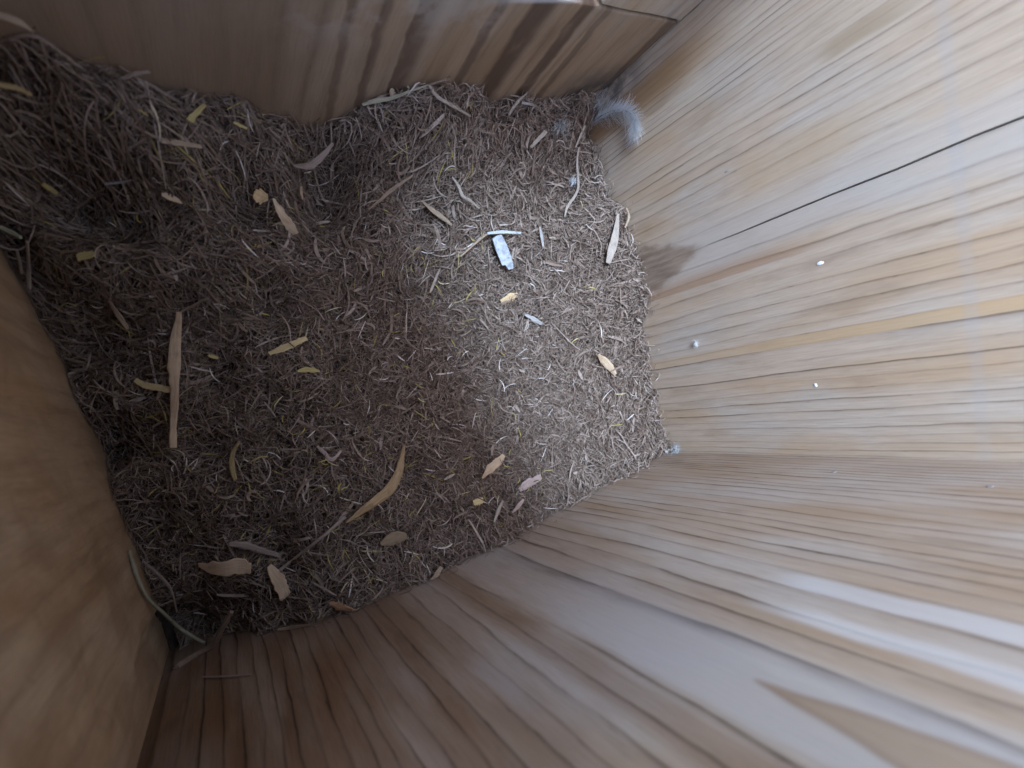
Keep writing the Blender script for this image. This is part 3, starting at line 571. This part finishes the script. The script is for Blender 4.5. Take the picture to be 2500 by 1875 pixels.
 ('dry_leaf', 'dry leaf', 'broad dull brown leaf fragment beside the lower panel, below the long curved leaf', [(23.4, -34.0, 5.4),(25.3, -34.0, 5.5),(27.3, -34.0, 5.9),(29.4, -34.4, 6.8)], [0.96, 2.89, 3.09, 1.36], 0.12, 'leaf_dull'),
 ('straw_piece', 'straw', 'tan straw tip poking out over the lower panel', [(30.1, -44.4, 13.3),(31.9, -44.0, 12.4),(33.6, -43.2, 11.8)], [0.47, 1.32, 0.95], 0.3, 'tan_dull'),
 ('bark_strip', 'bark strip', 'orange brown scrap of bark above the lower panel, left of the tan tip', [(8.8, -41.5, 6.2),(10.4, -42.6, 7.6),(12.5, -43.7, 10.2)], [0.91, 1.99, 0.72], 0.3, 'rust'),
 ('straw_piece', 'straw', 'grey straw standing near the cream flake at the lower panel', [(49.8, -39.1, 10.8),(52.2, -37.3, 9.4),(54.8, -35.8, 8.1)], [0.61, 1.02, 0.62], 0.4, 'grey_tan'),
 ('straw_piece', 'straw', 'pale pinkish sliver at the rim of the nest right of the cream flake', [(55.1, -38.6, 11.1),(57.8, -38.3, 9.5),(60.3, -37.6, 8.3)], [0.51, 1.25, 0.63], 0.3, 'pink'),
 ('grass_stalk', 'stalk', 'pale green stalk end at the left edge over the left panel rim', [(-22.6, 47.3, 15.5),(-21.5, 46.2, 15.6),(-20.2, 44.6, 16.7)], [0.57, 0.72, 0.57], 0.8, 'green_pale'),
 ('straw_piece', 'straw', 'whitish straw hanging straight down along the left panel rim', [(-19.4, 43.4, 17.6),(-21.6, 41.4, 10.3),(-23.3, 38.4, 6.5)], [0.57, 0.76, 0.7], 0.5, 'grey_tan'),
 ('straw_piece', 'straw', 'short whitish straw left of the hanging one at the left panel rim', [(-21.8, 43.5, 13.9),(-22.5, 42.2, 11.0),(-23.2, 40.9, 8.5)], [0.44, 0.6, 0.46], 0.5, 'grey_tan'),
]

GROUP = {'wood_chip': 'wood chips scattered in the nest', 'straw_piece': 'single straws lying on the nest', 'wood_flake': 'wood flakes in the nest',
         'hay_piece': 'dry grass blades in the nest', 'bark_strip': 'bark strips in the nest', 'dry_leaf': 'dry leaf pieces in the nest', 'grass_stalk': 'stalks in the dark corner'}
for i, (nm, cat, lab, pts, wd, th_, mt) in enumerate(BITS):
    up = (0, 1, 0) if 'stuck level' in lab else (-.25, -.05, .9)
    o = piece(nm, PM[mt], pts, wd, th_, 100+i, rag=.10 if nm in ('wood_chip', 'wood_flake', 'wood_stick', 'bark_strip') else .05, up=up, m=16)
    tag(o, lab, cat, GROUP.get(nm))
# the white chip: a thick rectangular block of white painted wood with one broken corner
c0, c1 = np.array((74.6, 29.1, 10.6)), np.array((77.3, 20.9, 7.0))
t_ = (c1-c0); t_ /= np.linalg.norm(t_); s_ = np.cross(t_, (-.25, .0, 1)); s_ /= np.linalg.norm(s_); n_ = np.cross(s_, t_)
if n_[2] < 0: n_ = -n_; s_ = -s_
Lc = np.linalg.norm(c1-c0); hw_ = 1.75
outl = [(-.3, -hw_*.72), (-.45, .1), (-.1, hw_*.85), (Lc*.3, hw_*1.0), (Lc*.62, hw_*.95), (Lc*.80, hw_*.95), (Lc*.83, hw_*.45), (Lc*1.0, hw_*.25), (Lc*1.04, -hw_*.5), (Lc*.93, -hw_*.8), (Lc*.6, -hw_*.95), (Lc*.3, -hw_*.95)]
bm = bmesh.new()
tp = [bm.verts.new(Vector(((s_*b_+t_*a_+n_*.55)*S).tolist())) for a_, b_ in outl]
bt = [bm.verts.new(Vector(((s_*b_*.92+t_*(a_*.97+.1)-n_*.55)*S).tolist())) for a_, b_ in outl]
bm.faces.new(tp); bm.faces.new(list(reversed(bt)))
for i in range(len(outl)): bm.faces.new((tp[i], bt[i], bt[(i+1) % len(outl)], tp[(i+1) % len(outl)]))
bmesh.ops.recalc_face_normals(bm, faces=bm.faces)
bmesh.ops.bevel(bm, geom=list(bm.edges), offset=.12*S, segments=1, affect='EDGES')
me = bpy.data.meshes.new('white_chip'); bm.to_mesh(me); bm.free()
kw_ = NT('white_chip_surface'); tcw = kw_.n('ShaderNodeTexCoord'); nw = kw_.noise(tcw.outputs['Object'], 900.0, 4.0, .6)
kw_.put(kw_.b.inputs['Base Color'], kw_.mix(kw_.rng(nw, .35, .7), (.40,.41,.43), (.22,.23,.245))); kw_.b.inputs['Roughness'].default_value = .55
bw = kw_.n('ShaderNodeBump'); bw.inputs['Distance'].default_value = .0002; kw_.put(bw.inputs['Height'], nw); kw_.l(bw.outputs[0], kw_.b.inputs['Normal'])
wc = link('white_chip', me, kw_.m); wc.location = Vector((c0*S).tolist())
tag(wc, 'bright white oblong chip with a broken corner in the middle of the nest', 'chip')

# ------------------------------------------------------------------ white down feather on the back panel, tufts, specks
kd = NT('down'); kd.b.inputs['Base Color'].default_value = (.80,.81,.82,1); kd.b.inputs['Roughness'].default_value = .9
_tr = kd.n('ShaderNodeBsdfTranslucent'); _tr.inputs[0].default_value = (.8, .82, .84, 1)
_tp = kd.n('ShaderNodeBsdfTransparent')
_m1 = kd.n('ShaderNodeMixShader'); _m1.inputs[0].default_value = .45; kd.l(kd.b.outputs[0], _m1.inputs[1]); kd.l(_tr.outputs[0], _m1.inputs[2])
_m2 = kd.n('ShaderNodeMixShader'); _m2.inputs[0].default_value = .12; kd.l(_m1.outputs[0], _m2.inputs[1]); kd.l(_tp.outputs[0], _m2.inputs[2])
kd.l(_m2.outputs[0], kd.out.inputs[0])
M_down = kd.m
kd2 = NT('grey_down'); kd2.b.inputs['Base Color'].default_value = (.36,.36,.35,1); kd2.b.inputs['Roughness'].default_value = .95
M_down2 = kd2.m
def barbs(spec, seed):
    """thin curved hairs: spec = list of (root, direction, length, droop, width)"""
    V_, F_ = [], []
    for root, d, L, dr, wd in spec:
        n = 6; p = np.array(root, float); d = np.array(d, float); d /= np.linalg.norm(d)+1e-9; b0 = len(V_)
        sd = np.cross(d, (.3, .5, .8)); sd /= np.linalg.norm(sd)+1e-9
        for i in range(n+1):
            w_ = wd*(1-.75*i/n)*.5
            V_.append(p-sd*w_); V_.append(p+sd*w_)
            p = p+d*L/n; d = d+np.array(dr)/n; d /= np.linalg.norm(d)+1e-9
        for i in range(n): F_.append((b0+2*i, b0+2*i+2, b0+2*i+3, b0+2*i+1))
    return np.array(V_), F_
rf = np.random.default_rng(8)
# spine from the nest corner up the board, the vane spreading and folding over at the tip
spine = catmull([(114.6,55.0,10.0),(114.9,54.9,15.0),(114.9,54.0,20.0),(114.7,51.8,25.0),(114.5,48.6,28.0),(114.4,46.0,28.0)], 60)
fe = bpy.data.objects.new('feather', None); COL.objects.link(fe); fe.location = (114.6*S, 55.0*S, 10*S); fe.empty_display_size = .004
tag(fe, 'white downy feather stuck to the back board, curling over above the nest corner', 'feather')
spec = []
for i, p in enumerate(spine):
    t = i/60; tg = np.array(spine[min(i+1, 60)])-np.array(spine[max(i-1, 0)]); tg /= np.linalg.norm(tg)
    sd = np.cross(tg, (1, 0, 0)); wl = (2.4+3.8*math.sin(min(1, t*1.1)*math.pi*.8))
    for sg in (-1, 1):
        for q in range(9 if t > .15 else 5):
            L = wl*rf.uniform(.5, 1.15)*(.75 if sg > 0 else 1.15)
            d = sd*sg*rf.uniform(.15, 1.1)+tg*rf.uniform(.7, 1.2)+np.array((-rf.uniform(-.03, .05), rf.normal(0, .15), rf.normal(0, .15)))
            spec.append((np.array(p)+rf.normal(0, .35, 3)*(.4, 1, 1), d, L, np.array((rf.uniform(-.05, .05), rf.normal(0, .45), rf.normal(0, .4)))-sd*sg*.25, rf.uniform(.07, .17)))
# loose tip lobe hanging lower along the board
for q in range(130):
    spec.append((np.array((114.7, 44.6, 25.6))+rf.normal(0, .8, 3)*(.3, 1, 1.2), np.array((rf.normal(0, .1), rf.normal(-.3, .5), rf.normal(-.3, .6))), rf.uniform(1.2, 3.2), rf.normal(0, .7, 3)*(.2, 1, 1), rf.uniform(.05, .1)))
Vb, Fb = barbs(spec, 1); Vb[:, 0] = np.clip(Vb[:, 0], 0, XR-.12); Vb[:, 1] = np.clip(Vb[:, 1], 0, YT-.35)
me = mesh_np('vane', Vb*S-np.array(fe.location), Fb); vo = link('vane', me, M_down, fe)
V_, F_, A_ = sweep(spine[::6], [.35,.33,.3,.26,.22,.18,.15,.12,.1,.08,.06], .9, m=24, up=(1, 0, 0), seed=2, rag=.02)
sh = link('shaft', mesh_np('shaft', V_*S-np.array(fe.location), F_, True), PM['grey_white'], fe)
def tuft(name, lab, cat, c, n, L, mat, seed, flat=.5, wd=(.05, .12), base=(0, 0, 1), spread=1.0, group=None):
    r = np.random.default_rng(seed); sp_ = []
    for i in range(n):
        d = r.normal(0, spread, 3)*(1, 1, flat)+np.array(base)*.35
        sp_.append((r.normal(0, L*.16, 3)*(1, 1, .5), d, L*r.uniform(.4, 1.0), r.normal(0, .9, 3), r.uniform(*wd)))
    Vt, Ft = barbs(sp_, seed)
    c = np.array(c, float)
    Vt = Vt+c; Vt[:, 0] = np.clip(Vt[:, 0], XL+.2, XR-.12); Vt[:, 1] = np.clip(Vt[:, 1], YB+.2, YT-.35); Vt -= c
    o = link(name, mesh_np(name, Vt*S, Ft), mat); o.location = Vector((c*S).tolist())
    return tag(o, lab, cat, group)
tuft('down_tuft', 'small round white tuft of down on the nest below the feather', 'down', (103.6,40.0,10.2), 150, 2.3, M_down, 21, flat=.8)
tuft('down_tuft', 'grey downy wisp in the upper nest corner, beside the pale stiff straw', 'down', (98.6,52.4,18.3), 170, 4.2, M_down2, 22, flat=.5)
tuft('down_tuft', 'pale fluff stuck in the corner of the back board and lower side board', 'down', (114.6,-43.6,6.0), 110, 3.6, M_down2, 23, flat=.7)
tuft('down_tuft', 'grey woolly down under the feather, filling the upper corner of the box', 'down', (112.3,57.0,19.5), 260, 5.5, M_down2, 24, flat=1.1, wd=(.04, .09))
tuft('white_fluff', 'round fuzzy white spot of fluff on the back board below the orange streak', 'fluff', (XR-.2,-13.4,25.6), 150, 1.5, M_down, 25, flat=1.0, base=(0, 0, 0))
def blob(name, lab, cat, c, r, mat, seed):
    bm = bmesh.new(); bmesh.ops.create_icosphere(bm, subdivisions=3, radius=1.0); q = np.random.default_rng(seed); ph_ = q.uniform(0, 6, 6)
    for v in bm.verts:
        f = 1+.14*math.sin(v.co.y*3+ph_[0])*math.sin(v.co.z*4+ph_[1])+.10*math.sin(v.co.z*7+ph_[2]+v.co.y*5)
        v.co = Vector((v.co.x*r[0]*f, v.co.y*r[1]*f, v.co.z*r[2]*f))*S
    me = bpy.data.meshes.new(name); bm.to_mesh(me); bm.free(); me.polygons.foreach_set('use_smooth', [True]*len(me.polygons))
    o = link(name, me, mat); o.location = Vector(c)*S
    return tag(o, lab, cat)
kp = NT('speck_white'); kp.b.inputs['Base Color'].default_value = (.84,.86,.86,1); kp.b.inputs['Roughness'].default_value = .6
blob('white_speck', 'bright white oval speck stuck to the back board, under the crack', 'speck', (XR-.1,-2.0,65.5), (.07,.34,.8), kp.m, 1)
blob('white_pellet', 'small white pellet stuck to the back board, lower than the orange streak', 'pellet', (XR-.1,-28.0,56.7), (.09,.42,.4), kp.m, 2)
blob('white_speck', 'tiny pale double speck on the back board above the crack', 'speck', (XR-.05,24.4,49.7), (.08,.22,.6), PM['grey_white'], 3)
blob('white_pellet', 'tiny white grain in the nest corner between back board and lower side board', 'pellet', (113.0,-43.8,3.4), (.5,.5,.4), PM['grey_white'], 4)
blob('white_speck', 'faint pale speck on the lower side board nearest the back board corner', 'speck', (106.7,YB+.05,62.1), (.4,.1,.5), PM['grey_white'], 5)
blob('white_speck', 'pale speck on the lower side board by the right edge of the photo', 'speck', (104.0,YB+.06,91.1), (.35,.1,.55), PM['grey_white'], 6)
